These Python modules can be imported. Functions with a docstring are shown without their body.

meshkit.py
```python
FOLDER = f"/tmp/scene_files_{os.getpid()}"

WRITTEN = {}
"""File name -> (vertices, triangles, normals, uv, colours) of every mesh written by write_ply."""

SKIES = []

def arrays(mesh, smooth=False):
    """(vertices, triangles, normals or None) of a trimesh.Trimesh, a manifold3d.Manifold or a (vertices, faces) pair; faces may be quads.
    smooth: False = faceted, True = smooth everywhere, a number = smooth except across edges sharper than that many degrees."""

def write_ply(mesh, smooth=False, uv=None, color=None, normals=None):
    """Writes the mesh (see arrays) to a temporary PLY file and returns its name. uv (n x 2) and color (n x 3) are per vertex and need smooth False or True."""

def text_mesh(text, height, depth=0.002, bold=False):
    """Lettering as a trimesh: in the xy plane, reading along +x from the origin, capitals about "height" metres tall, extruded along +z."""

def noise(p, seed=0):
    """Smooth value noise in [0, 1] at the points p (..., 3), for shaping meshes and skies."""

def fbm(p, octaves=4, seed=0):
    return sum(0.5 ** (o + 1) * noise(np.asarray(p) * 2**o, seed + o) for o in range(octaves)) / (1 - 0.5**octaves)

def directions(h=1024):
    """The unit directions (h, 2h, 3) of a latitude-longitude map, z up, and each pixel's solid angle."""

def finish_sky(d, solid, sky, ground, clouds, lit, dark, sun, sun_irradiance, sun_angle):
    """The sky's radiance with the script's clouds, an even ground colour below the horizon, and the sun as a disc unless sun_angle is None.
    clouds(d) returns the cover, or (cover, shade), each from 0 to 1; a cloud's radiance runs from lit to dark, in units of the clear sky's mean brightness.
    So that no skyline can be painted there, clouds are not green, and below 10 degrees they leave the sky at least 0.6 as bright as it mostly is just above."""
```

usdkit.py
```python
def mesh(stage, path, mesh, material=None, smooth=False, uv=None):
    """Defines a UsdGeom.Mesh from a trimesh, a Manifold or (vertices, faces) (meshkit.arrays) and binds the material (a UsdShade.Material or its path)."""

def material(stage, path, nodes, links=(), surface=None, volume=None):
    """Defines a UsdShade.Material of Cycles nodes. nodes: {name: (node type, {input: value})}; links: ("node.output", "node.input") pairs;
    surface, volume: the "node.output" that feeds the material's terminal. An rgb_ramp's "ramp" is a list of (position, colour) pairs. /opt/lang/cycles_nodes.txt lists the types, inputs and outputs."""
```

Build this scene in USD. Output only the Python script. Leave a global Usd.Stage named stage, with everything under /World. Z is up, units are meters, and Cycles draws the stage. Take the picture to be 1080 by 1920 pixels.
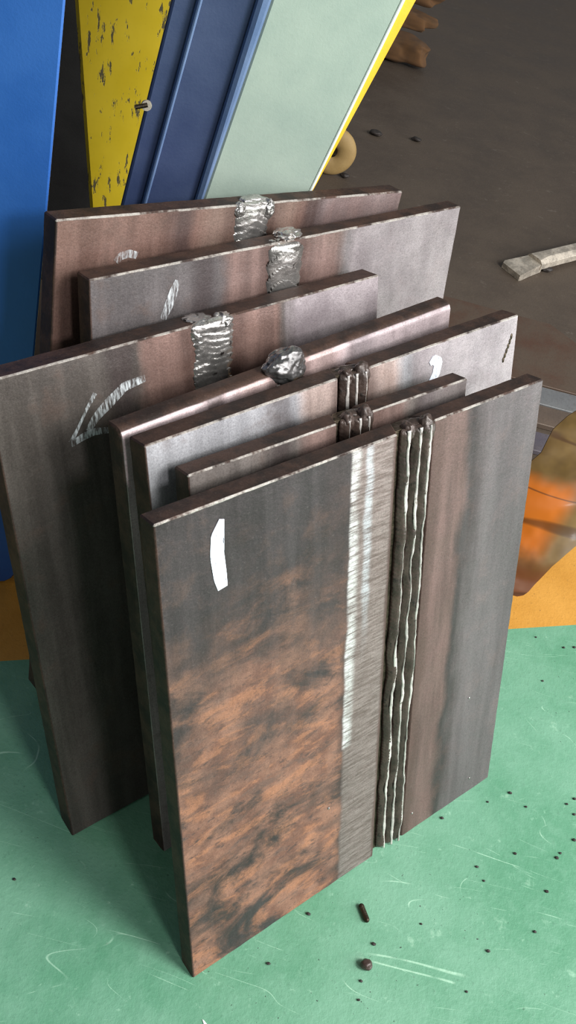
import math
import numpy as np, trimesh, manifold3d, shapely, usdkit, meshkit
from shapely.geometry import Polygon, LineString
from pxr import Usd, UsdGeom, UsdLux, Gf, Sdf, UsdShade, Vt

stage = Usd.Stage.CreateInMemory()
UsdGeom.SetStageUpAxis(stage, UsdGeom.Tokens.z)
UsdGeom.SetStageMetersPerUnit(stage, 1.0)
W = UsdGeom.Xform.Define(stage, '/World')
stage.SetDefaultPrim(W.GetPrim())

# ------------------------------------------------------------------ camera, light, exposure
cam = UsdGeom.Camera.Define(stage, '/World/camera')
cam.CreateHorizontalApertureAttr(20.25); cam.CreateVerticalApertureAttr(36.0)
cam.CreateFocalLengthAttr(33.856)
cam.CreateClippingRangeAttr(Gf.Vec2f(0.02, 100))
RIGHT, DOWN, FWD = (0.96597, 0.17926, 0.18645), (0.25865, -0.66947, -0.69635), (0.0, 0.72088, -0.69306)
cam.AddTransformOp().Set(Gf.Matrix4d(*RIGHT, 0, *[-a for a in DOWN], 0, *[-a for a in FWD], 0, 0, 0, 0.69612, 1))
cam.CreateExposureAttr(0.0)

dome = UsdLux.DomeLight.Define(stage, '/World/hall_daylight')           # dim even light of the hall
dome.CreateColorAttr(Gf.Vec3f(0.93, 0.97, 1.0)); dome.CreateIntensityAttr(0.085)


def rect(name, pos, target, w, h, power, color):
    l = UsdLux.RectLight.Define(stage, '/World/' + name)
    l.CreateWidthAttr(w); l.CreateHeightAttr(h); l.CreateIntensityAttr(power); l.CreateColorAttr(Gf.Vec3f(*color))
    z = np.array(pos, float) - np.array(target, float); z /= np.linalg.norm(z)
    x = np.cross([0, 0, 1.0], z); x /= np.linalg.norm(x); y = np.cross(z, x)
    l.AddTransformOp().Set(Gf.Matrix4d(*x, 0, *y, 0, *z, 0, *pos, 1))


rect('doorway_daylight', (2.6, 0.35, 1.0), (0.0, 0.3, 0.3), 2.0, 1.8, 7.0, (0.98, 0.99, 1.0))     # open workshop door to the right
rect('window_daylight', (1.95, -1.78, 2.2), (0.1, 0.4, 0.2), 0.5, 0.42, 62.0, (0.97, 0.99, 1.0))     # window behind, right of the camera
rect('added_top_light', (1.12, 0.06, 1.34), (0.2, 0.3, 0.0), 0.5, 0.6, 33.0, (0.97, 1.0, 0.98))          # unseen lamp added low overhead at right, for the falloff across the floor

# ------------------------------------------------------------------ helpers
used = {}


def path_for(name, parent):
    base = (str(parent.GetPath()) if parent else '/World') + '/' + name
    n = used.get(base, 0); used[base] = n + 1
    return base if n == 0 else '%s_%03d' % (base, n)


def tag(p, label=None, cat=None, group=None, kind=None):
    for k, v in (('label', label), ('category', cat), ('group', group), ('kind', kind)):
        if v:
            p.SetCustomDataByKey(k, v)
    return p


def thing(name, label, cat, M=None, group=None, kind=None):
    x = UsdGeom.Xform.Define(stage, path_for(name, None))
    if M is not None:
        x.AddTransformOp().Set(M)
    return tag(x.GetPrim(), label, cat, group, kind)


def obj(name, mesh, mat, parent=None, smooth=30, label=None):
    p = usdkit.mesh(stage, path_for(name, parent), mesh, mat, smooth=smooth).GetPrim()
    return tag(p, label)


def frame(pos, yaw, lean=0.0, roll=0.0):
    """x along the face, y into the thing (away from its front), z up the face; degrees."""
    y, l, r = map(math.radians, (yaw, lean, roll))
    d = np.array([math.cos(y), math.sin(y), 0]); nh = np.array([math.sin(y), -math.cos(y), 0])
    u = np.array([0, 0, 1]) * math.cos(l) - nh * math.sin(l); n = nh * math.cos(l) + np.array([0, 0, 1]) * math.sin(l)
    d, u = d * math.cos(r) - u * math.sin(r), u * math.cos(r) + d * math.sin(r)
    return Gf.Matrix4d(*map(float, d), 0, *map(float, -n), 0, *map(float, u), 0, *map(float, pos), 1)


def hull(pts):
    return manifold3d.Manifold.hull_points(np.asarray(pts, np.float64))


def tri(m):
    m = m.to_mesh()
    return trimesh.Trimesh(np.array(m.vert_properties[:, :3], float), np.array(m.tri_verts), process=False)


def rough(man, edge, amp, freq, seed):
    """Refine a solid and roughen it a little along its own normals."""
    t = tri(man.refine_to_length(edge)); t.merge_vertices()
    n = t.vertex_normals
    a = meshkit.fbm(t.vertices * freq, 3, seed) - 0.5
    t.vertices = t.vertices + n * (a * 2 * amp)[:, None]
    return t


def prism_z(poly, z0, z1, c):
    """Convex outline in x,y between z0 and z1 with its edges chamfered by c."""
    P = Polygon(poly); P = P.buffer(-c).buffer(c, quad_segs=2); I = P.buffer(-c)
    return hull([(x, y, z) for Q, zs in ((P, (z0 + c, z1 - c)), (I, (z0, z1))) for z in zs for x, y in Q.exterior.coords])


def slab(poly, y0, y1, c):
    """Convex outline in x,z between depths y0 and y1, chamfered."""
    P = Polygon(poly); P = P.buffer(-c).buffer(c, quad_segs=2); I = P.buffer(-c)
    return hull([(x, y, z) for Q, ys in ((P, (y0 + c, y1 - c)), (I, (y0, y1))) for y in ys for x, z in Q.exterior.coords])


def box(x0, x1, y0, y1, z0, z1, c=0.001):
    return prism_z([(x0, y0), (x1, y0), (x1, y1), (x0, y1)], z0, z1, c)


def tube(centre, ra, rb, ripple, n=20):
    """Flattened bead: centre (m,3) running along z, half widths ra along x and rb along y, ripple(angle, z) scales the radius."""
    m = len(centre); th = np.linspace(0, 2 * math.pi, n, endpoint=False)
    A, C = np.meshgrid(th, np.arange(m))
    z = centre[:, 2][C]
    k = 1 + ripple(A, z)
    V = np.stack([centre[:, 0][C] + ra[C] * k * np.cos(A), centre[:, 1][C] - rb[C] * k * np.sin(A), z], -1).reshape(-1, 3)
    F = []
    for i in range(m - 1):
        for j in range(n):
            a, b = i * n + j, i * n + (j + 1) % n
            F += [(a, b, b + n), (a, b + n, a + n)]
    V = np.vstack([V, centre[0], centre[-1]])
    for j in range(n):
        F += [(len(V) - 2, (j + 1) % n, j), (len(V) - 1, (m - 1) * n + j, (m - 1) * n + (j + 1) % n)]
    t = trimesh.Trimesh(V, np.array(F), process=False)
    if t.volume < 0:
        t.invert()
    return t


def blob(pos, r, amp, freq, seed, sub=3):
    t = trimesh.creation.icosphere(subdivisions=sub)
    n = t.vertices.copy()
    t.vertices = n * (1 + amp * (meshkit.fbm(n * freq + seed * 7.3, 3, seed)[:, None] * 2 - 1)) * np.asarray(r) + np.asarray(pos)
    return t


def ribbon(pts, widths, y0=-0.0004, y1=0.0):
    """A chalk stroke: flat strip through the points of the x,z face, as thick as the chalk lies."""
    P = np.array(pts, float) / 1000; s = np.linspace(0, 1, 24); k = np.linspace(0, 1, len(P))
    x, z = np.interp(s, k, P[:, 0]), np.interp(s, k, P[:, 1]); w = np.interp(s, np.linspace(0, 1, len(widths)), widths) / 2000
    T = np.gradient(np.stack([x, z], 1), axis=0); T /= np.linalg.norm(T, axis=1)[:, None]; N = np.stack([-T[:, 1], T[:, 0]], 1)
    L, R = np.stack([x, z], 1) + N * w[:, None], np.stack([x, z], 1) - N * w[:, None]
    poly = Polygon(np.vstack([L, R[::-1]])).buffer(0.0003)
    t = trimesh.creation.extrude_polygon(poly, y1 - y0, engine='earcut')
    t.vertices = np.stack([t.vertices[:, 0], y1 - t.vertices[:, 2], t.vertices[:, 1]], 1)
    return t


def lin(r, g, b):
    f = lambda c: (c / 255 / 12.92) if c <= 10.3 else ((c / 255 + 0.055) / 1.055) ** 2.4
    return (f(r), f(g), f(b))


class Mat:
    """Small builder over usdkit.material."""
    def __init__(s, name):
        s.name, s.n, s.l, s.k = name, {}, [], 0

    def add(s, kind, ins=None, links=None):
        s.k += 1; nm = 'n%d' % s.k
        s.n[nm] = (kind, ins or {})
        for inp, src in (links or {}).items():
            s.l.append((src, nm + '.' + inp))
        return nm

    def coord(s):
        if not hasattr(s, '_c'):
            s._c = s.add('texture_coordinate') + '.object'
            sp = s.add('separate_xyz', {}, {'vector': s._c}); s._x, s._y, s._z = sp + '.x', sp + '.y', sp + '.z'
        return s._c

    def noise(s, scale, detail=4, rough=0.55, stretch=(1, 1, 1), rot=(0, 0, 0), loc=(0, 0, 0), dist=0.0):
        v = s.add('mapping', {'scale': stretch, 'rotation': tuple(math.radians(a) for a in rot), 'location': loc}, {'vector': s.coord()})
        return s.add('noise_texture', {'scale': scale, 'detail': detail, 'roughness': rough, 'distortion': dist}, {'vector': v + '.vector'}) + '.fac'

    def step(s, src, a, b, lo=0.0, hi=1.0, kind='smoothstep'):
        return s.add('map_range', {'from_min': a, 'from_max': b, 'to_min': lo, 'to_max': hi, 'range_type': kind, 'clamp': True}, {'value': src}) + '.result'

    def math(s, op, a, b=None):
        ins, lk = {'math_type': op}, {}
        for i, v in ((1, a), (2, b)):
            if isinstance(v, str): lk['value%d' % i] = v
            elif v is not None: ins['value%d' % i] = v
        return s.add('math', ins, lk) + '.value'

    def band(s, src, a, b, c, d):
        return s.math('multiply', s.step(src, a, b), s.step(src, c, d, 1.0, 0.0))

    def mix(s, fac, a, b, mode='mix'):
        ins, lk = {'mix_type': mode}, {}
        for k, v in (('fac', fac), ('color1', a), ('color2', b)):
            if isinstance(v, str): lk[k] = v
            else: ins[k] = v
        return s.add('mix', ins, lk) + '.color'

    def fmix(s, fac, a, b):
        ins, lk = {}, {}
        for k, v in (('fac', fac), ('a', a), ('b', b)):
            if isinstance(v, str): lk[k] = v
            else: ins[k] = v
        return s.add('mix_float', ins, lk) + '.result'

    def bump(s, height, strength, dist):
        return s.add('bump', {'strength': strength, 'distance': dist}, {'height': height}) + '.normal'

    def done(s, color, rough=0.5, metal=0.0, normal=None, spec=0.5, extra=None):
        ins, lk = {'specular_ior_level': spec, **(extra or {})}, {}
        for k, v in (('base_color', color), ('roughness', rough), ('metallic', metal)):
            if isinstance(v, str): lk[k] = v
            else: ins[k] = v
        if normal: lk['normal'] = normal
        p = s.add('principled_bsdf', ins, lk)
        return usdkit.material(stage, '/World/Looks/' + s.name, s.n, s.l, surface=p + '.BSDF')


# ------------------------------------------------------------------ materials
def plate_material(name, seed, xw, half, h, scale_col, haz_col, haz=(0.03, 0.045), rust=0.0, strip=None, sheen_right=0.0):
    m = Mat(name); m.coord(); o = (seed * 3.1, seed * 1.7, seed * 2.3)
    fine = m.noise(420, 3, 0.7, loc=o); mid = m.noise(55, 5, 0.6, loc=o); big = m.noise(14, 4, 0.6, loc=o)
    vert = m.noise(40, 4, 0.6, (2.2, 1, 0.18), loc=o)
    c = m.mix(m.step(vert, 0.35, 0.68), scale_col, tuple(v * 1.45 + 0.004 for v in scale_col))
    c = m.mix(m.math('multiply', m.step(mid, 0.5, 0.72), 0.5), c, lin(88, 70, 62))
    rough_ = m.fmix(m.step(mid, 0.35, 0.7), 0.34, 0.5)
    metal = m.fmix(m.step(big, 0.35, 0.6), 0.35, 0.22)
    # oxide band either side of the weld, its border waving
    dx = m.math('absolute', m.math('subtract', m._x, xw))
    wob = m.math('multiply', m.math('subtract', m.noise(30, 3, 0.6, (1, 1, 0.6), loc=o), 0.5), 0.022)
    dxw = m.math('add', dx, wob)
    hazm = m.step(dxw, half + haz[0], half + haz[1], 1.0, 0.0)
    hc = m.mix(m.step(vert, 0.3, 0.7), haz_col, tuple(v * 1.7 for v in haz_col))
    c = m.mix(m.math('multiply', hazm, 0.85), c, hc)
    tint = m.band(dxw, half + haz[1] - 0.004, half + haz[1] + 0.006, half + haz[1] + 0.010, half + haz[1] + 0.026)
    c = m.mix(m.math('multiply', tint, 0.65), c, lin(60, 49, 49))
    brown = m.step(dxw, half + 0.002, half + 0.012, 1.0, 0.0)
    c = m.mix(m.math('multiply', brown, 0.55), c, lin(70, 50, 44))
    if sheen_right:  # paler right of the weld: reflected daylight put into the colour
        lr = m.math('multiply', m.math('multiply', m.step(m._x, xw, xw + 0.01), m.step(m.math('add', dxw, m.math('multiply', m.math('subtract', vert, 0.5), 0.02)), half + 0.032, half + 0.052)), sheen_right)
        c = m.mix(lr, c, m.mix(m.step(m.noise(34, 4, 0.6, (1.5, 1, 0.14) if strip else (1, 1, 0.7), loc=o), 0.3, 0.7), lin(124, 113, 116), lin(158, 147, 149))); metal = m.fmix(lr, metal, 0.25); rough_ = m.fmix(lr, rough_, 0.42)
    if rust:
        st = m.noise(15, 7, 0.66, (1, 1, 1.7), (0, -38, 0), o, 0.7)
        pit = m.noise(80, 6, 0.7, (1, 1, 2.1), (0, -38, 0), (o[1], o[0], o[2]), 0.3)
        zone = m.math('multiply', m.step(m.math('add', m._z, m.math('multiply', m.math('subtract', big, 0.5), 0.3)), 0.16, 0.33, 1.0, 0.0), m.step(m.math('add', m._x, wob), 0.125, 0.136, 1.0, 0.0))
        a = m.math('multiply', zone, m.step(st, 0.35, 0.58))
        c = m.mix(m.math('multiply', a, 0.92), c, m.mix(m.step(mid, 0.35, 0.65), lin(104, 72, 58), lin(134, 98, 80)))
        vein = m.noise(30, 5, 0.65, (1, 1, 2.6), (0, -38, 0), (o[2], o[0], o[1]), 0.4)
        c = m.mix(m.math('multiply', m.math('multiply', a, m.step(vein, 0.50, 0.62)), 0.55), c, lin(158, 108, 78))
        c = m.mix(m.math('multiply', m.math('multiply', a, m.step(vein, 0.46, 0.36)), 0.55), c, lin(84, 70, 64))
        rough_ = m.fmix(a, rough_, 0.72); metal = m.fmix(a, metal, 0.0)
        dk = m.math('multiply', zone, m.step(pit, 0.55, 0.63))
        c = m.mix(m.math('multiply', dk, 0.62), c, lin(58, 50, 48))
    if strip:                                                   # ground-bright band beside the weld
        x0, x1, z0 = strip
        line = m.noise(75, 4, 0.7, (1.0, 1, 10), (0, 12, 0), o); fade = m.step(m.noise(26, 3, 0.6, (1, 1, 0.8), loc=(o[1], 4, o[0])), 0.3, 0.55)
        sm = m.math('multiply', m.band(m.math('add', m._x, m.math('multiply', wob, 0.25)), x0, x0 + 0.004, x1 - 0.003, x1), 1.0)
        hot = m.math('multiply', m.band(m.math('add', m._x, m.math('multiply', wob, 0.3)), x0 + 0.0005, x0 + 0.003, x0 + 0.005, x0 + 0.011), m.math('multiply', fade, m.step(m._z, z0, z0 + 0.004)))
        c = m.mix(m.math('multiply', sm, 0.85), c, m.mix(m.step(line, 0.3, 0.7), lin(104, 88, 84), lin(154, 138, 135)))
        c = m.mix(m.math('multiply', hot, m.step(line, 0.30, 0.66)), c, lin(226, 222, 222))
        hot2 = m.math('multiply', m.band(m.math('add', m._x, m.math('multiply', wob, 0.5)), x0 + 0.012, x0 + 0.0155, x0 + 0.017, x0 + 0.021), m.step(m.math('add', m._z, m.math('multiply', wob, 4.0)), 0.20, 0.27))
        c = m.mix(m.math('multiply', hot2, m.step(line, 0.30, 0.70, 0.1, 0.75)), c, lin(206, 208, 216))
        rough_ = m.fmix(sm, rough_, 0.40); metal = m.fmix(sm, metal, 0.5)
    # sawn edges: brown; burr on the top front arris: worn bright, edge highlight painted in
    edge = m.math('maximum', m.step(m._z, h - 0.0016, h - 0.0006), m.step(m._x, 0.0016, 0.0006))
    edge = m.math('maximum', edge, m.math('multiply', m.step(m._y, 0.0009, 0.0016), 1.0))
    c = m.mix(edge, c, m.mix(m.step(mid, 0.35, 0.65), lin(46, 35, 31), lin(76, 55, 46)))
    rough_ = m.fmix(edge, rough_, 0.62); metal = m.fmix(edge, metal, 0.25)
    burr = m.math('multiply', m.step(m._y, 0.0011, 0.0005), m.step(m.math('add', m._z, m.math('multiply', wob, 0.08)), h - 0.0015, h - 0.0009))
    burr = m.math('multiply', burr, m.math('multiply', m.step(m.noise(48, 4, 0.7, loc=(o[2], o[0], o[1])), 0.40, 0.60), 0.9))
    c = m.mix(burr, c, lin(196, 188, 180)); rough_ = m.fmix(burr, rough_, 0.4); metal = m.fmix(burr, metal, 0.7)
    c = m.mix(m.math('multiply', m.step(fine, 0.55, 0.8), 0.14), c, lin(150, 138, 132))
    c = m.mix(m.math('multiply', m.step(fine, 0.5, 0.3), 0.22), c, lin(36, 30, 29))
    grit = m.noise(900, 2, 0.7, loc=o)
    c = m.mix(0.3, c, m.mix(m.step(grit, 0.3, 0.7), (0.25, 0.25, 0.25), (0.75, 0.75, 0.75)), 'overlay')
    nb = m.bump(m.math('add', m.math('multiply', fine, 0.4), mid), 0.35, 0.0012)
    return m.done(c, rough_, metal, nb, 0.35)


def weld_material(name, dark, bright, rmin, rmax, s=1, metal=1.0):
    m = Mat(name)
    a = m.noise(170 * s, 5, 0.65); b = m.noise(60, 3, 0.6)
    c = m.mix(m.step(b, 0.38, 0.62), bright, tuple(v * 0.6 for v in bright))
    c = m.mix(m.step(a, 0.56, 0.68), c, dark)
    return m.done(c, m.fmix(m.step(a, 0.4, 0.65), rmin, rmax), metal, m.bump(a, 0.5, 0.0015))


def paint(name, col, alt, rough_, chips=None, chip_col=None, chip_stretch=(1, 1, 0.3), scratch=0.0, spec=0.5, grime=0.5):
    m = Mat(name)
    n = m.noise(18, 5, 0.6); f = m.noise(500, 2, 0.7)
    c = m.mix(m.step(n, 0.3, 0.7), col, alt)
    c = m.mix(m.math('multiply', m.step(f, 0.55, 0.8), 0.25 * grime), c, tuple(v * 0.4 for v in col))
    r = m.fmix(m.step(n, 0.3, 0.7), rough_, rough_ + 0.12)
    nb = m.bump(f, 0.12, 0.001)
    if chips:
        k = m.noise(34, 6, 0.7, chip_stretch, (0, 8, 0)); msk = m.step(k, chips, chips + 0.02)
        c = m.mix(msk, c, chip_col); nb = m.bump(m.math('subtract', 1.0, msk), 0.5, 0.001)
    if scratch:
        k = m.noise(8, 3, 0.5, (3, 3, 0.8), (0, 20, 0)); msk = m.band(k, 0.497, 0.4985, 0.5, 0.5015)
        c = m.mix(m.math('multiply', msk, scratch), c, lin(205, 215, 215))
    return m.done(c, r, 0.0, nb, spec)


def floor_material(name, col, alt, dirt, rough_, scr=0.0, scr_col=None, specks=0.0, metal=0.0):
    m = Mat(name)
    n = m.noise(9, 6, 0.62); f = m.noise(260, 3, 0.7); g = m.noise(70, 5, 0.65)
    c = m.mix(m.step(n, 0.3, 0.7), col, alt)
    c = m.mix(m.math('multiply', m.step(g, 0.45, 0.75), 0.6), c, alt)
    c = m.mix(m.math('multiply', m.step(f, 0.55, 0.85), 0.5), c, dirt)
    if scr:
        for i, (sc, rot) in enumerate(((7, 25), (9, -35), (8, 75), (11, -70), (13, 8), (16, 50))):
            k = m.noise(sc, 1.5, 0.4, (0.35, 1.6, 1), (0, 0, rot), (i * 4.7, i * 2.9, 0), 0.25)
            msk = m.math('multiply', m.band(k, 0.4985, 0.4996, 0.5004, 0.5015), m.step(m.noise(22, 3, 0.6, loc=(i * 9.1, 3, 0)), 0.52, 0.62))
            c = m.mix(m.math('multiply', msk, scr), c, scr_col)
        for i in range(2):
            pale = m.step(m.noise((120, 45)[i], 4, 0.7, loc=(i * 3 + 5, 2, 0)), 0.62, 0.75)
            c = m.mix(m.math('multiply', pale, 0.35), c, scr_col)
    if specks:
        k = m.noise(330, 2, 0.6, loc=(2, 5, 1)); d = m.noise(5, 3, 0.5, loc=(7, 1, 0))
        msk = m.math('multiply', m.step(k, 0.70, 0.74), m.step(d, 0.42, 0.6))
        c = m.mix(m.math('multiply', msk, specks), c, lin(34, 36, 34))
    return m.done(c, m.fmix(m.step(n, 0.3, 0.7), rough_, rough_ + 0.15), metal, m.bump(m.math('add', f, g), 0.25, 0.0015))


WELD = weld_material('weld_silver', lin(58, 52, 50), lin(184, 178, 174), 0.16, 0.32, 1, 0.8)
WELD_DARK = weld_material('weld_dark', lin(36, 28, 24), lin(74, 60, 54), 0.28, 0.45, 1, 0.2)
GLINT = weld_material('bead_highlight', lin(104, 92, 86), lin(216, 208, 202), 0.25, 0.4, 1, 0.35)  # bright steel strips that paint the highlight lines along the beads
WELD_BLUE = weld_material('weld_blued', lin(30, 29, 30), lin(122, 119, 118), 0.2, 0.36, 1, 0.75)
ROOT = weld_material('weld_root', lin(34, 30, 26), lin(84, 74, 62), 0.4, 0.6)


def chalk_material(name, lo, hi, col):
    m = Mat(name)
    k = m.noise(300, 4, 0.7, (2, 1, 0.4), (0, 25, 0))
    p = m.add('principled_bsdf', {'base_color': col, 'roughness': 0.9})
    t = m.add('transparent_bsdf', {'color': (1, 1, 1)})
    x = m.add('mix_closure', {}, {'fac': m.step(k, lo, hi), 'closure1': t + '.BSDF', 'closure2': p + '.BSDF'})
    return usdkit.material(stage, '/World/Looks/' + name, m.n, m.l, surface=x + '.closure')


CHALK = chalk_material('chalk', 0.28, 0.46, (0.66, 0.69, 0.78))
CHALK_THIN = chalk_material('chalk_thin', 0.38, 0.82, (0.72, 0.74, 0.76))

# ------------------------------------------------------------------ floor
FL = thing('floor', 'workshop floor: green painted area, worn yellow line and bare dark concrete', 'floor', kind='structure')
def line_y(x, x0, y0, x1, y1): return y0 + (x - x0) * (y1 - y0) / (x1 - x0)
gl = lambda x: line_y(x, -0.202, 0.458, 0.309, 0.674)          # green / yellow border
yl = lambda x: gl(x) + 0.115                                   # yellow / concrete border
def flat(poly, z=0.0, t=0.02):
    a = np.array(poly, float); n = len(a)
    V = np.vstack([np.c_[a, np.full(n, z)], np.c_[a, np.full(n, z - t)]])
    F = [(0, i, i + 1) for i in range(1, n - 1)] + [(n, n + i + 1, n + i) for i in range(1, n - 1)]
    for i in range(n):
        j = (i + 1) % n; F += [(i, n + i, n + j), (i, n + j, j)]
    return V, np.array(F)
GREEN = floor_material('floor_green', lin(84, 140, 108), lin(112, 160, 132), lin(60, 98, 78), 0.45, 0.6, lin(176, 214, 186), 0.9)
YEL = floor_material('floor_yellow', lin(186, 128, 44), lin(202, 144, 58), lin(110, 80, 40), 0.5, 0.0, None, 0.9)
CON = floor_material('floor_concrete', lin(70, 59, 50), lin(82, 70, 59), lin(46, 38, 32), 0.55, 0.25, lin(120, 110, 100), 0.7)
obj('green_paint', flat([(-4, -4), (5, -4), (5, gl(5)), (-4, gl(-4))]), GREEN, FL, False)
obj('yellow_line', flat([(-4, gl(-4)), (5, gl(5)), (5, yl(5)), (-4, yl(-4))]), YEL, FL, False)
obj('bare_concrete', flat([(-4, yl(-4)), (5, yl(5)), (5, 8), (-4, 8)]), CON, FL, False)

# ------------------------------------------------------------------ welded test plates
PL = dict(
G=[0.01996, 0.25128, 0.82496, 0.31553, 0.00119, 0.30012, 0.36514, 0.01406], F=[0.02133, 0.29982, 0.82368, 0.3024, 0.0027, 0.2163, 0.35987, 0.01346], E=[0.00291, 0.30502, 0.85773, 0.31747, 0.00209, 0.31443, 0.36765, 0.01563], D=[-0.02428, 0.3334, 0.88985, 0.27263, -0.0045, 0.27778, 0.35928, 0.01368], C=[-0.09266, 0.32687, 0.81352, 0.2988, -0.02331, 0.2872, 0.36849, 0.01772], B=[-0.0971, 0.41597, 0.83885, 0.19062, 0.02016, 0.31696, 0.38326, 0.01421], A=[-0.1569, 0.42262, 0.84729, 0.13239, 0.09436, 0.2866, 0.3854, 0.01434])


def base(k):
    x, y, yaw, lean, roll, w, h, t = PL[k]
    z = w * math.sin(roll) * math.cos(lean) if roll > 0 else 0.0
    return frame((x, y, z), *map(math.degrees, (yaw, lean, roll))), w, h, t


def half_plate(x0, x1, t, h, bevel_left=0.0, bevel_right=0.0, seed=0, c=0.0009, dz=0.0):
    P = [(x0, 0), (x1, 0), (x1 + bevel_right, t), (x0 - bevel_left, t)]
    return rough(prism_z(P, 0 + dz, h + dz, c), 0.005, 0.00022, 130, seed)


def round_half(x0, x1, t, h, r, seed, dz=0.0):
    pts = []
    for x, e in ((x0, 0.0012), (x0 + 0.0012, 0), (x1 - 0.0012, 0), (x1, 0.0012)):
        for a in np.linspace(0, math.pi / 2, 9):
            pts.append((x, r - r * math.sin(a) + e, h - r + r * math.cos(a) - e))
        pts += [(x, t - 0.001 - e, h - e), (x, t - e, h - 0.001 - e), (x, t - e, e), (x, e, e)]
    return rough(hull([(a, b, c + dz if c > 0.1 else c) for a, b, c in pts]), 0.005, 0.0003, 110, seed)


def ripple(period, amp, bow, lump, seed, zf=45, crest=0.0):
    def f(A, z):
        s = np.cos(A)
        ph = (z + bow * s * s + 0.0042 * (meshkit.fbm(np.stack([s * 2.2, z * 70, z * 0 + seed], -1), 2, seed) - 0.5) + 0.0010 * s) / period
        saw = (ph - np.floor(ph)) - 0.5
        g = 0.5 + meshkit.noise(np.stack([s * 2 + 9, z * 130, z * 0], -1), seed + 3)
        return (amp * g * saw + lump * (meshkit.fbm(np.stack([s * 2.5 + 5, np.sin(A) * 2, z * zf], -1), 3, seed) - 0.5)) * (np.sin(A) > -0.3) + crest * np.exp(-((A - math.pi / 2) / 0.42) ** 2)
    return f


def cap_bead(xc, a, b, z0, z1, rip, seed, n=44, yc=0.0015, drift=0.0):
    m = int((z1 - z0) / 0.0008); z = np.linspace(z0, z1, m)
    wig = (meshkit.fbm(np.stack([z * 45, z * 0 + seed, z * 0], -1), 3, seed) - 0.5)
    cen = np.stack([xc + drift * (z - z1) + wig * 0.003, np.full(m, yc), z], 1)
    ends = np.clip(np.minimum((z1 - z) / 0.004, (z - z0) / 0.004), 0, 1); e = np.sqrt(np.maximum(1 - (1 - ends) ** 2, 0.02))
    return tube(cen, a * (1 + 0.25 * wig) * (0.6 + 0.4 * e), b * e * (1 + 0.5 * wig), rip, n)


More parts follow.
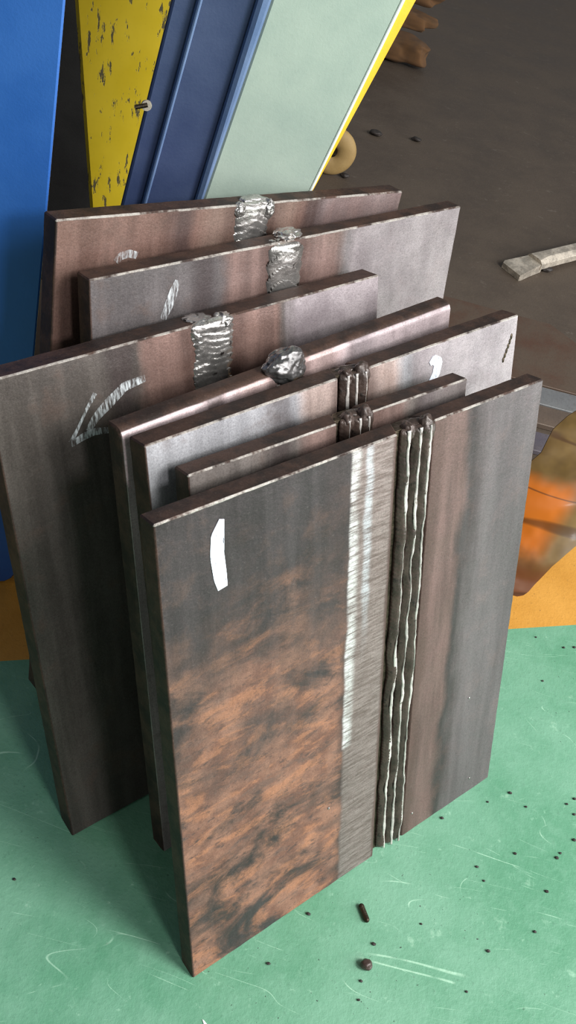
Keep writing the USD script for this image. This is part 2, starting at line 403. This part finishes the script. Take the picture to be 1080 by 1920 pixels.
def deep_weld(o, xl, xr, t, h, seed, mat, top=True, split=0.55):
    """An open groove between the halves with a dark root and three stringer beads, the left side less full."""
    w = xr - xl
    obj('weld_root', rough(prism_z([(xl - 0.002, 0.0052), (xr + 0.001, 0.0030), (xr - w * 0.3, t + 0.0006), (xl + w * 0.3, t + 0.0006)], 0.0006, h - 0.0012, 0.0003), 0.004, 0.0004, 160, seed), ROOT, o, label='dark groove beside the weld beads')
    for i, (f, a, b, yc) in enumerate(((0.34, 0.0046, 0.0026, 0.0040), (0.60, 0.0042, 0.0026, 0.0028), (0.83, 0.0050, 0.0026, 0.0018))):
        bead = obj('weld_bead', cap_bead(xl + w * f, a, b, 0.001, h - 0.001, ripple(0.0028, 0.06, -0.002, 0.28, seed + i, 90, 0.45), seed + i, 20, yc), mat, o)
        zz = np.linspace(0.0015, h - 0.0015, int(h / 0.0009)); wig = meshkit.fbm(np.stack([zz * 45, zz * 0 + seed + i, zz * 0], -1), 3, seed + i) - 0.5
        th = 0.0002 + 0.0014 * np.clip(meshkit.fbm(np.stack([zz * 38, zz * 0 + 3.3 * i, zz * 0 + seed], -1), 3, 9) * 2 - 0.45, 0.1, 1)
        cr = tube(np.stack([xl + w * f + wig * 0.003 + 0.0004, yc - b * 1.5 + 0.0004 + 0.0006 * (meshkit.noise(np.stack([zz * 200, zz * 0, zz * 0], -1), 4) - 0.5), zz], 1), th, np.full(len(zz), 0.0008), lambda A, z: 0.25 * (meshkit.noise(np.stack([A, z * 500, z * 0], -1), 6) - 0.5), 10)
        obj('crest_highlight', cr, GLINT, bead, True, 'bright strip painting the highlight along the top of the bead')
    if top:
        parts = [blob((xl + w * 0.42, 0.005, h - 0.004), (0.0045, 0.005, 0.006), 0.3, 2.2, seed), blob((xl + w * 0.86, 0.003, h - 0.006), (0.006, 0.0045, 0.010), 0.25, 2, seed + 1),
                 blob((xl + w * 0.65, t * 0.6, h - 0.003), (0.010, t * 0.35, 0.0035), 0.3, 2.5, seed + 2)]
        obj('weld_stop', trimesh.util.concatenate(parts), mat, o, True)


SC = lin(52, 45, 46); HZ = lin(92, 71, 67)

# front plate, numbered 1
M_, w, h, t = base('G')
o = thing('welded_plate', 'frontmost welded steel plate, rusty at lower left, marked with one chalk stroke', 'steel plate', M_, kind=None)
mG = plate_material('plate_front', 1, 0.184, 0.016, h, SC, HZ, (0.026, 0.036), 1.0, (0.1300, 0.1660, 0.133), 0.30)
obj('plate_half', half_plate(0, 0.1668, t, h, 0, 0.008, 1), mG, o, label='left half, rust stained, with a ground bright band')
obj('plate_half', half_plate(0.1985, w, t, h, 0.008, 0, 2), mG, o)
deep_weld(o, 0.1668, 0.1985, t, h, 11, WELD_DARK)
obj('chalk_mark', ribbon([(40.5, 353.5), (37.5, 345), (36.6, 333), (38, 318), (39.2, 310.5)], [3, 8, 8.5, 8, 6]), CHALK, o, False)
for i, (x, z) in enumerate(((0.120, 0.085), (0.208, 0.02), (0.2745, 0.016), (0.262, 0.11))):
    obj('spatter', blob((x, -0.0001, z), (0.0011, 0.0007, 0.0011), 0.2, 2, i, 1), WELD, o, True)

M_, w, h, t = base('F')
o = thing('welded_plate', 'smallest welded plate, low and narrow, directly behind the frontmost plate', 'steel plate', M_)
mF = plate_material('plate_second', 2, 0.120, 0.014, h, lin(104, 96, 92), lin(112, 90, 84), (0.02, 0.034), 0, None, 0.3)
obj('plate_half', half_plate(0, 0.1045, t, h, 0, 0.006, 3), mF, o)
obj('plate_half', half_plate(0.1330, w, t, h, 0.006, 0, 4), mF, o)
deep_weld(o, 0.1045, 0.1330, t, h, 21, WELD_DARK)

M_, w, h, t = base('E')
o = thing('welded_plate', 'pale bright welded plate with chalk hook and gouge near its right edge', 'steel plate', M_)
mE = plate_material('plate_third', 3, 0.154, 0.014, h, lin(142, 140, 143), lin(136, 116, 108), (0.022, 0.036), 0, None, 0.85)
obj('plate_half', half_plate(0, 0.1400, t, h, 0, 0.007, 5), mE, o)
obj('plate_half', half_plate(0.1665, w, t, h, 0.007, 0, 6), mE, o)
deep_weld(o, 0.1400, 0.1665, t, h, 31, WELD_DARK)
obj('chalk_mark', ribbon([(223.5, 354.5), (227, 356.6), (231.5, 353.5), (230, 346), (226, 341)], [3, 6, 7.5, 7, 6]), CHALK, o, False)
obj('gouge', trimesh.util.concatenate([blob((0.3085 - i * 0.0013, 0.0, 0.3525 - i * 0.0032), (0.0012, 0.0006, 0.0022), 0.3, 2, i, 2) for i in range(6)]), ROOT, o, True, 'dark gouge near the right edge')

M_, w, h, t = base('D')
o = thing('welded_plate', 'round-edged plate with a round weld lump on top, fourth from the front', 'steel plate', M_)
mD = plate_material('plate_fourth', 4, 0.124, 0.012, h + 0.02, lin(186, 166, 167), lin(160, 136, 132), (0.02, 0.04), 0, None, 0.6)
obj('plate_half', round_half(0, 0.1215, t, h - 0.0005, 0.0062, 7), mD, o)
obj('plate_half', round_half(0.1265, w, t, h + 0.001, 0.0062, 8, 0.0025), mD, o)
obj('weld_lump', blob((0.124, 0.0035, h - 0.001), (0.0160, 0.0095, 0.0125), 0.30, 1.6, 9, 5), WELD_BLUE, o, True, 'round blued weld lump')
obj('weld_bead', cap_bead(0.124, 0.012, 0.004, 0.001, h - 0.008, ripple(0.003, 0.1, -0.004, 0.25, 3), 3, 24), WELD_DARK, o)

M_, w, h, t = base('C')
o = thing('welded_plate', 'large thick welded plate reaching out at the left edge, with chalk strokes like an arrow', 'steel plate', M_)
mC = plate_material('plate_fifth', 5, 0.148, 0.016, h, lin(74, 67, 63), lin(104, 80, 73), (0.030, 0.040), 0, None, 0.9)
obj('plate_half', half_plate(0, 0.1480, t, h, 0, 0, 9), mC, o)
obj('plate_half', half_plate(0.1486, w, t, h, 0, 0, 10), mC, o)
obj('weld_bead', cap_bead(0.1475, 0.0158, 0.0042, 0.001, h + 0.0008, ripple(0.0042, 0.085, 0.002, 0.50, 41, 60), 41), WELD, o)
obj('weld_stop', trimesh.util.concatenate([blob((0.142, 0.009, h - 0.001), (0.009, 0.009, 0.0030), 0.35, 2.2, 42, 4), blob((0.157, 0.004, h - 0.004), (0.007, 0.006, 0.006), 0.3, 2, 43, 4), blob((0.1365, 0.001, h - 0.007), (0.0045, 0.003, 0.006), 0.3, 2, 44, 4)]), WELD, o, True)
obj('chalk_mark', ribbon([(63.3, 343.0), (56, 334), (50, 325), (44, 317)], [2.2, 1.2, 1.2, 2.4]), CHALK_THIN, o, False)
obj('chalk_mark', ribbon([(97, 343.5), (83, 342), (72, 335), (62, 328), (56, 321)], [4, 5.5, 6.5, 5, 3]), CHALK_THIN, o, False)
obj('chalk_mark', ribbon([(44, 315.5), (52, 318), (60, 319), (72, 316.5)], [3, 4, 4, 3]), CHALK_THIN, o, False)

M_, w, h, t = base('B')
o = thing('welded_plate', 'welded plate with a horseshoe-rippled silver weld, second from the back of the stack', 'steel plate', M_)
mB = plate_material('plate_sixth', 6, 0.147, 0.015, h, lin(84, 78, 78), lin(104, 82, 76), (0.028, 0.044), 0, None, 0.7)
obj('plate_half', half_plate(0, 0.1470, t, h, 0, 0, 11), mB, o)
obj('plate_half', half_plate(0.1476, w, t, h, 0, 0, 12), mB, o)
obj('weld_bead', cap_bead(0.1470, 0.0150, 0.0044, 0.001, h - 0.001, ripple(0.0105, 0.20, 0.012, 0.30, 51, 40), 51), WELD, o)
obj('weld_stop', trimesh.util.concatenate([blob((0.154, 0.008, h + 0.0005), (0.010, 0.008, 0.0040), 0.4, 2.2, 52, 4), blob((0.140, 0.004, h - 0.003), (0.006, 0.005, 0.0035), 0.35, 2, 53, 4)]), WELD, o, True)
obj('chalk_mark', ribbon([(61, 371.5), (58.5, 365), (55, 356), (51, 348)], [3, 6, 6, 4]), CHALK_THIN, o, False)

M_, w, h, t = base('A')
o = thing('welded_plate', 'rearmost welded plate of the stack, reddish brown, leaning beside the blue sheet', 'steel plate', M_)
mA = plate_material('plate_last', 7, 0.145, 0.016, h, lin(100, 76, 68), lin(96, 78, 70), (0.016, 0.03), 0, None, 0.35)
obj('plate_half', half_plate(0, 0.1450, t, h, 0, 0, 13), mA, o)
obj('plate_half', half_plate(0.1456, w, t, h, 0, 0, 14), mA, o)
obj('weld_bead', cap_bead(0.1460, 0.0160, 0.0046, 0.001, h + 0.0004, ripple(0.0052, 0.10, 0.006, 0.45, 61, 40), 61), WELD, o)
obj('weld_stop', trimesh.util.concatenate([blob((0.1495, 0.006, h - 0.001), (0.012, 0.007, 0.0035), 0.35, 2.2, 62, 4), blob((0.158, 0.001, h - 0.005), (0.005, 0.004, 0.007), 0.3, 2, 63, 4), blob((0.134, 0.001, h - 0.004), (0.005, 0.0035, 0.005), 0.3, 2, 64, 4)]), WELD, o, True)
obj('chalk_mark', ribbon([(42, 356), (45, 359.2), (51, 360.2), (56.5, 358.5)], [4, 4.5, 4.5, 4]), CHALK_THIN, o, False)

# ------------------------------------------------------------------ painted sheets and channels behind the stack
BLUE = paint('paint_blue', lin(36, 86, 160), lin(44, 96, 170), 0.42, grime=0.6)
o = thing('blue_sheet', 'bright blue painted steel sheet with a rounded bottom corner at the left edge', 'metal sheet', frame((-0.2268, 0.5386, 0), 10))
ed = lambda z: 0.0046 + 0.0646 * z
c_ = [(-0.34, 0.001), (-0.012, 0.001), (-0.004, 0.003), (0.0015, 0.008), (0.0046 + 0.001, 0.016), (ed(0.85), 0.85), (-0.34, 0.85)]
obj('panel', slab(c_, 0, 0.004, 0.001), BLUE, o)
obj('return_flange', slab([(-0.34, 0.03), (ed(0.03) - 0.012, 0.03), (ed(0.8) - 0.012, 0.8), (-0.34, 0.8)], 0.0045, 0.028, 0.001), BLUE, o)

YP = paint('paint_chipped_yellow', lin(214, 182, 30), lin(224, 192, 40), 0.5, 0.575, lin(96, 86, 58), (3.8, 1, 0.9))
o = thing('yellow_plank', 'yellow painted board with chipped dark scratches, between the blue sheet and the dark blue channel', 'board', frame((-0.05, 0.85, 0), 15))
yz = lambda z: -0.2068 - 0.11 * (z - 0.2436)
obj('board', slab([(yz(0), 0), (-0.06, 0), (-0.10, 0.85), (yz(0.85), 0.85)], 0, 0.03, 0.003), YP, o)

NAVY = paint('paint_navy', lin(44, 55, 86), lin(52, 64, 94), 0.42, grime=0.4)
NAVY_LIT = paint('paint_navy_lit', lin(84, 104, 140), lin(100, 118, 150), 0.35, grime=0.3)  # lighter copy of the navy: highlight on rib and lip painted in
def lean_band(a, b, y0, y1, c=0.001, z0=0.0, z1=0.78):
    """a, b: (s at z=.37, slope) of the left and right edges"""
    e = lambda p, z: p[0] + p[1] * (z - 0.37)
    return slab([(e(a, z0), z0), (e(b, z0), z0), (e(b, z1), z1), (e(a, z1), z1)], y0, y1, c)
PF = frame((0.06, 0.70, 0), 25)
o = thing('steel_channel', 'dark blue painted steel channel leaning between yellow board and pale green panel', 'steel channel', PF)
obj('flange', lean_band((-0.2445, 0.158), (-0.2310, 0.166), 0.006, 0.012), NAVY, o)
obj('rib', lean_band((-0.2318, 0.166), (-0.2295, 0.166), 0.000, 0.012, 0.0008), NAVY_LIT, o, label='raised rib, its highlight painted in lighter navy')
obj('web', lean_band((-0.2296, 0.166), (-0.1958, 0.1646), 0.0035, 0.012), NAVY, o)
obj('lip', lean_band((-0.1965, 0.1646), (-0.1920, 0.19), -0.0035, 0.012, 0.0022), NAVY_LIT, o, label='rounded lip beside the green panel, its highlight painted in lighter navy')
st = trimesh.creation.cylinder(0.0034, 0.0016, sections=24); st.apply_transform(trimesh.transformations.rotation_matrix(math.pi / 2, (1, 0, 0)))
st.apply_translation((-0.2318 - 0.0036, 0.0052, 0.432))
TOOL = weld_material('tool_steel', lin(150, 138, 124), lin(206, 194, 178), 0.4, 0.6, 1, 0.5)
b_ = obj('bolt', st, TOOL, o)
s2 = trimesh.creation.cylinder(0.0014, 0.008, sections=16); s2.apply_transform(trimesh.transformations.rotation_matrix(math.radians(75), (0, 1, 0))); s2.apply_translation((-0.2390, 0.0035, 0.432))
obj('shank', s2, ROOT, b_)

PALE = paint('paint_pale_green', lin(140, 153, 143), lin(150, 162, 150), 0.38, grime=0.35)
PALEE = paint('paint_pale_edge', lin(206, 212, 206), lin(218, 222, 216), 0.35, grime=0.2)
YE = paint('paint_yellow_edge', lin(226, 170, 36), lin(236, 182, 52), 0.4, grime=0.4)
o = thing('green_panel', 'pale green painted metal panel with a white arris and yellow edge, leaning behind the stack', 'metal panel', PF)
obj('panel', lean_band((-0.1915, 0.19), (-0.1188, 0.255), -0.001, 0.016, 0.0012), PALE, o)
obj('white_edge', lean_band((-0.1190, 0.255), (-0.1168, 0.257), -0.0012, 0.016, 0.0005), PALEE, o, label='thin white arris')
obj('yellow_edge', slab([(-0.1178, 0.366), (-0.1166, 0.366), (-0.1009, 0.4205), (-0.0716, 0.5149), (0.010, 0.78), (-0.0137, 0.78)], 0.002, 0.016, 0.0003), YE, o, label='yellow painted edge')

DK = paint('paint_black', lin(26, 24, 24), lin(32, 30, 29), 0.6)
o = thing('dark_filler', 'added black cabinet in the gap between the blue sheet and the yellow board', 'filler', frame((-0.28, 1.02, 0), 3))  # black box added to fill the dark gap
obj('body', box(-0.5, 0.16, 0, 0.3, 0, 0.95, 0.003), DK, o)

# ------------------------------------------------------------------ things on the floor
TAN = paint('paint_tan', lin(140, 112, 66), lin(158, 130, 82), 0.6, grime=1.2)
t_ = trimesh.creation.torus(0.0235, 0.016, major_sections=48, minor_sections=20)
t_.apply_transform(np.array([[1, 0, 0, 0], [0, 0, -0.62, 0], [0, 1, 0, 0], [0, 0, 0, 1.0]]))
t_.vertices += 0.0015 * (meshkit.fbm(t_.vertices * 60, 3, 4)[:, None] - 0.5)
t_.apply_translation((0, 0, -t_.bounds[0][2])); t_.invert() if t_.volume < 0 else None
o = thing('ring', 'dusty tan ring standing on the bare floor at the foot of the yellow edge', 'ring', frame((-0.082, 1.52, 0), 8))
obj('rim', t_, TAN, o, True)
hb = trimesh.creation.cylinder(0.0095, 0.010, sections=32); hb.apply_transform(trimesh.transformations.rotation_matrix(math.pi / 2, (1, 0, 0))); hb.apply_translation((0, 0.001, 0.0395))
obj('hub', hb, ROOT, o, 40, 'dark centre of the ring')

CL = paint('cloth_brown', lin(74, 54, 36), lin(100, 70, 42), 0.9, grime=1.2)
def bundle(pos, L, r, seed, rot):
    t = trimesh.creation.icosphere(subdivisions=5); v = t.vertices
    s = np.sign(v) * np.abs(v) ** 0.62
    f = meshkit.fbm(v * [2.2, 1.6, 1.6] + seed, 2, seed)[:, None] - 0.5
    crease = 0.16 * np.sin(v[:, :1] * 9 + v[:, 1:2] * 2 + v[:, 2:] * 2 + seed)
    t.vertices = s * [L, r * 1.1, r] * (1 + 0.30 * f + crease * 0.4)
    t.apply_transform(trimesh.transformations.rotation_matrix(rot, (0, 0, 1)))
    t.apply_translation((0, 0, -t.bounds[0][2]))
    return t
z = 0.0
for i, (x, y, L, r, lab) in enumerate(((-0.062, 2.13, 0.105, 0.026, 'brown cloth bundle on the bare floor, lowest of the pile'), (-0.08, 2.18, 0.11, 0.019, 'brown cloth bundle in the middle of the pile behind the green panel'), (-0.08, 2.215, 0.115, 0.029, 'brown cloth bundle on top of the pile behind the green panel'))):
    t_ = bundle(None, L, r, i + 3, (-0.25, -0.1, 0.05)[i])
    o = thing('cloth_bundle', lab, 'cloth bundle', Gf.Matrix4d(1, 0, 0, 0, 0, 1, 0, 0, 0, 0, 1, 0, x, y, z, 1), 'piled cloth bundles')
    obj('cloth', t_, CL, o, True)
    z += t_.bounds[1][2] * 0.90

# chisel
o = thing('chisel', 'flat steel chisel lying on the bare floor at the right edge', 'chisel', Gf.Matrix4d(0.7, 0.714, 0, 0, -0.714, 0.7, 0, 0, 0, 0, 1, 0, 0.2305, 1.350, 0, 1))
B_ = [(0, -0.0205), (0.004, -0.022), (0.055, -0.0145), (0.055, 0.0145), (0.004, 0.022), (0, 0.0205)]
bl = hull([(x, y * 0.92, zz) for x, y in B_ for zz in (0.0005, 0.011 + 0.10 * x if x > 0.003 else 0.009)])
obj('blade', rough(bl, 0.006, 0.0004, 60, 5), TOOL, o)
sh = hull([(x, y * k, zz * k2 + 0.004) for x, k, k2 in ((0.048, 1.0, 0.9), (0.07, 0.72, 1.0), (0.36, 0.72, 1.0)) for y, zz in ((-0.0155, 0.004), (-0.0155, 0.014), (-0.010, 0.019), (0.010, 0.019), (0.0155, 0.014), (0.0155, 0.004), (0.010, 0.0), (-0.010, 0.0))])
obj('shank', rough(sh, 0.010, 0.0004, 50, 6), TOOL, o)

# flat stock lying on the bare floor to the right
RUSTY = plate_material('flat_rusty', 9, 9.0, 0.01, 9.0, lin(116, 88, 70), HZ)
def flat_mat(name, a, b):
    m = Mat(name); n = m.noise(16, 6, 0.65); f = m.noise(220, 3, 0.7)
    c = m.mix(m.step(n, 0.3, 0.7), a, b); c = m.mix(m.math('multiply', m.step(f, 0.5, 0.8), 0.4), c, lin(60, 50, 44))
    return m.done(c, 0.6, 0.2, m.bump(f, 0.3, 0.001))
RP = flat_mat('rust_plate', lin(84, 58, 45), lin(88, 74, 62)); GB = flat_mat('grey_bar', lin(104, 104, 106), lin(116, 116, 116)); BB = flat_mat('brown_bar', lin(88, 75, 66), lin(102, 86, 74)); PB = flat_mat('plum_bar', lin(84, 78, 88), lin(104, 96, 100))
def flat_piece(name, poly, z0, z1, mat, label, cat):
    cx, cy = np.mean(poly, 0)
    o = thing(name, label, cat, Gf.Matrix4d(1, 0, 0, 0, 0, 1, 0, 0, 0, 0, 1, 0, float(cx), float(cy), z0, 1))
    obj('bar' if cat != 'steel plate' else 'plate', rough(prism_z([(x - cx, y - cy) for x, y in poly], 0, z1 - z0, 0.0008), 0.012, 0.0005, 40, 3), mat, o)
flat_piece('flat_plate', [(0.02, 1.066), (0.41, 1.066), (0.37, 1.13), (0.325, 1.19), (0.288, 1.222), (0.02, 1.222)], 0, 0.009, RP, 'rust-red flat plate lying on the bare floor below the chisel', 'steel plate')
flat_piece('flat_bar', [(0.10, 1.0255), (0.46, 1.0255), (0.46, 1.0640), (0.10, 1.0640)], 0, 0.008, GB, 'grey flat bar lying along the front edge of the rust-red plate', 'flat bar')
flat_piece('flat_bar', [(0.10, 0.984), (0.45, 0.984), (0.45, 1.0235), (0.10, 1.0235)], 0, 0.0075, BB, 'brown flat bar lying between the grey bar and the dark bar', 'flat bar')
flat_piece('flat_bar', [(0.12, 0.930), (0.44, 0.930), (0.44, 0.968), (0.12, 0.968)], 0, 0.0065, PB, 'dark plum-grey flat bar, nearest to the amber sheet', 'flat bar')

# amber plastic sheet
def amber():
    m = Mat('amber_plastic')
    w1 = m.noise(17, 1, 0.4, (0.3, 1, 1.7), (0, 22, 0), (1, 2, 0), 0.15); n = m.noise(14, 4, 0.6)
    zz = m.math('add', m._z, m.math('multiply', m.math('subtract', n, 0.5), 0.05))
    org = m.math('multiply', m.band(zz, 0.030, 0.055, 0.105, 0.130), m.step(m.math('add', m._x, m.math('multiply', m._z, -0.25)), 0.012, -0.012))  # orange zone: light coming through the sheet, put into the colour
    c = m.mix(org, m.mix(m.step(n, 0.35, 0.65), lin(98, 72, 36), lin(134, 104, 54)), lin(206, 112, 20))
    c = m.mix(m.math('multiply', m.step(zz, 0.055, 0.02), 0.8), c, lin(122, 66, 34))
    c = m.mix(m.math('multiply', m.band(w1, 0.47, 0.495, 0.505, 0.53), 0.7), c, lin(76, 44, 16))  # dark lines paint the shade of the creases
    p = m.add('principled_bsdf', {'roughness': 0.48, 'specular_ior_level': 0.4, 'coat_weight': 0.15, 'coat_roughness': 0.15}, {'base_color': c})
    t = m.add('translucent_bsdf', {}, {'color': c})
    x = m.add('mix_closure', {'fac': 0.3}, {'closure1': p + '.BSDF', 'closure2': t + '.BSDF'})
    return usdkit.material(stage, '/World/Looks/amber_plastic', m.n, m.l, surface=x + '.closure')
AM = amber()
def amber_sheet():
    n, k = 90, 60
    v = np.linspace(0, 1, n) ** 1.2 * 0.25
    L = np.interp(v, [0, 0.006, 0.03, 0.11, 0.137, 0.146, 0.172, 0.188, 0.195, 0.25], [-0.006, -0.020, -0.034, -0.034, -0.0224, -0.0166, -0.011, -0.0023, 0.0037, 0.055])
    R = np.interp(v, [0, 0.0025, 0.0075, 0.021, 0.040, 0.0544, 0.065, 0.12, 0.25], [0.003, 0.008, 0.0118, 0.0189, 0.027, 0.0366, 0.0444, 0.088, 0.12])
    u = np.linspace(0, 1, k); S = L[:, None] + (R - L)[:, None] * u; V = np.repeat(v[:, None], k, 1)
    q = V - 0.35 * S
    Y = 0.0022 * np.sin(q * 115 + 1.2 * meshkit.noise(np.stack([S * 20, V * 20, S * 0], -1), 3)) + 0.018 * ((S - 0.02) / 0.06) ** 2 * 0.5 - 0.004 * np.exp(-((V - 0.005) / 0.006) ** 2) + 0.004 * (meshkit.fbm(np.stack([S * 30, V * 30, S * 0], -1), 3, 5) - 0.5)
    Y = Y * np.clip(V / 0.02, 0.15, 1)
    T = 0.0022
    f = np.stack([S, Y, V], -1).reshape(-1, 3); b = f + [0, T, 0]
    F = []
    idx = lambda i, j: i * k + j
    for i in range(n - 1):
        for j in range(k - 1):
            a, bb, c, d = idx(i, j), idx(i, j + 1), idx(i + 1, j + 1), idx(i + 1, j)
            F += [(a, bb, c), (a, c, d), (a + n * k, c + n * k, bb + n * k), (a + n * k, d + n * k, c + n * k)]
    rim = [idx(0, j) for j in range(k)] + [idx(i, k - 1) for i in range(1, n)] + [idx(n - 1, j) for j in range(k - 2, -1, -1)] + [idx(i, 0) for i in range(n - 2, 0, -1)]
    for a, c in zip(rim, rim[1:] + rim[:1]):
        F += [(a, a + n * k, c + n * k), (a, c + n * k, c)]
    return trimesh.Trimesh(np.vstack([f, b]), np.array(F), process=False)
o = thing('amber_sheet', 'creased glossy amber plastic sheet standing on the yellow line right of the plates', 'plastic sheet', frame((0.245, 0.691, 0.0005), 0, 35))
obj('sheet', amber_sheet(), AM, o, 50)

# small debris
CR = flat_mat('slag', lin(40, 36, 34), lin(58, 50, 46)); 
def bit(name, label, cat, x, y, r, seed, mat=CR, group=None):
    t = blob((0, 0, 0), r, 0.45, 1.7, seed, 2); t.apply_translation((0, 0, -t.bounds[0][2]))
    o = thing(name, label, cat, Gf.Matrix4d(1, 0, 0, 0, 0, 1, 0, 0, 0, 0, 1, 0, x, y, 0, 1), group)
    obj('lump', t, mat, o, True)
CRUMB_LABELS = {
    0: "slag crumb just below the front plate's lower right corner", 24: "slag crumb just right of the front plate's lower right corner",
    1: "slag crumb close under the front plate's bottom edge, right of the weld", 2: 'slag crumb in the open green floor right of the plate, upper of two',
    3: 'slag crumb in the open green floor right of the plate, lower of two', 4: 'lone slag crumb below the scatter at the right edge',
    10: 'slag crumb to the right of the dark steel pin', 11: 'slag crumb low on the green floor, far right of the steel nub',
    12: 'slag crumb immediately below the steel nub', 13: 'slag crumb near the bottom edge, right of the steel nub',
    14: 'slag crumb left of the steel pin, close to the front plate', 15: 'slag crumb in the bottom right part of the green floor, rightmost there',
    16: 'lowest slag crumb, straight below the steel nub', 17: 'slag crumb between the steel pin and the steel nub',
    18: 'slag crumb under the rusty lower left of the front plate', 19: 'slag crumb at the far left edge of the green floor',
    20: 'slag crumb on green paint nearest to the yellow line', 21: 'slag crumb by the yellow line, right one of a pair',
    22: 'slag crumb by the yellow line, left one of a pair', 23: 'slag crumb below the pair by the yellow line, beside the front plate'}
for i, (x, y) in enumerate([(0.224, 0.448), (0.186, 0.422), (0.217, 0.388), (0.223, 0.378), (0.274, 0.383), (0.248, 0.408), (0.286, 0.419), (0.283, 0.414), (0.300, 0.473), (0.293, 0.466), (0.176, 0.331), (0.228, 0.324), (0.136, 0.279), (0.213, 0.291), (0.091, 0.316), (0.264, 0.348), (0.136, 0.266), (0.142, 0.307), (0.069, 0.274), (-0.121, 0.285), (0.267, 0.643), (0.306, 0.643), (0.295, 0.639), (0.273, 0.591), (0.243, 0.462), (0.299, 0.458), (0.257, 0.453), (0.298, 0.434)]):
    lab = CRUMB_LABELS.get(i)
    bit('slag_crumb', lab or 'tiny black slag crumb in the scatter along the right edge of the green floor', 'slag crumb', x, y, np.array([0.0013, 0.0009, 0.0008]) * (0.8 + 0.5 * ((i * 37) % 10) / 10), i, group=None if lab else 'slag crumbs along the right edge')
for i, (x, y, s, lab) in enumerate(((-0.024, 1.721, 1.0, 'shiny dark metal chip on the bare floor right of the tan ring'), (0.050, 1.743, 0.8, 'small dark chip on the bare floor, right of the shiny chip'), (0.286, 1.389, 0.9, 'dark oval chip on the bare floor just below the chisel'), (-0.053, 1.523, 0.7, 'dark chip beside the foot of the tan ring'))):
    bit('metal_chip', lab, 'metal chip', x, y, np.array([0.011, 0.007, 0.005]) * s, 40 + i)
pin = trimesh.creation.capsule(0.010, 0.0022, count=(12, 12)); pin.apply_transform(trimesh.transformations.rotation_matrix(math.pi / 2, (1, 0, 0))); pin.apply_translation((0, 0, 0.0022))
o = thing('steel_pin', 'short dark steel pin lying on the green floor before the front plate', 'pin', frame((0.1318, 0.327, 0), 30)); obj('shaft', pin, ROOT, o, True)
o = thing('steel_nub', 'small rounded dark steel nub on the green floor, below the pin', 'metal nub', Gf.Matrix4d(1, 0, 0, 0, 0, 1, 0, 0, 0, 0, 1, 0, 0.138, 0.290, 0, 1))
t_ = blob((0, 0, 0), (0.0042, 0.0038, 0.0036), 0.25, 1.8, 77, 3); t_.apply_translation((0, 0, -t_.bounds[0][2])); obj('body', t_, WELD_DARK, o, True)
PAPER = paint('paper', lin(232, 232, 226), lin(240, 240, 236), 0.8)
o = thing('paper_scrap', 'white paper scrap on the green floor at the bottom edge', 'paper scrap', Gf.Matrix4d(1, 0, 0, 0, 0, 1, 0, 0, 0, 0, 1, 0, 0.0345, 0.2245, 0, 1))
obj('paper', hull([(-0.002, 0.003, 0.0), (-0.001, 0.0032, 0.0), (0.006, -0.002, 0.0), (0.004, -0.006, 0.0), (-0.002, 0.003, 0.0006), (0.006, -0.002, 0.0008), (0.004, -0.006, 0.0006)]), PAPER, o, False)
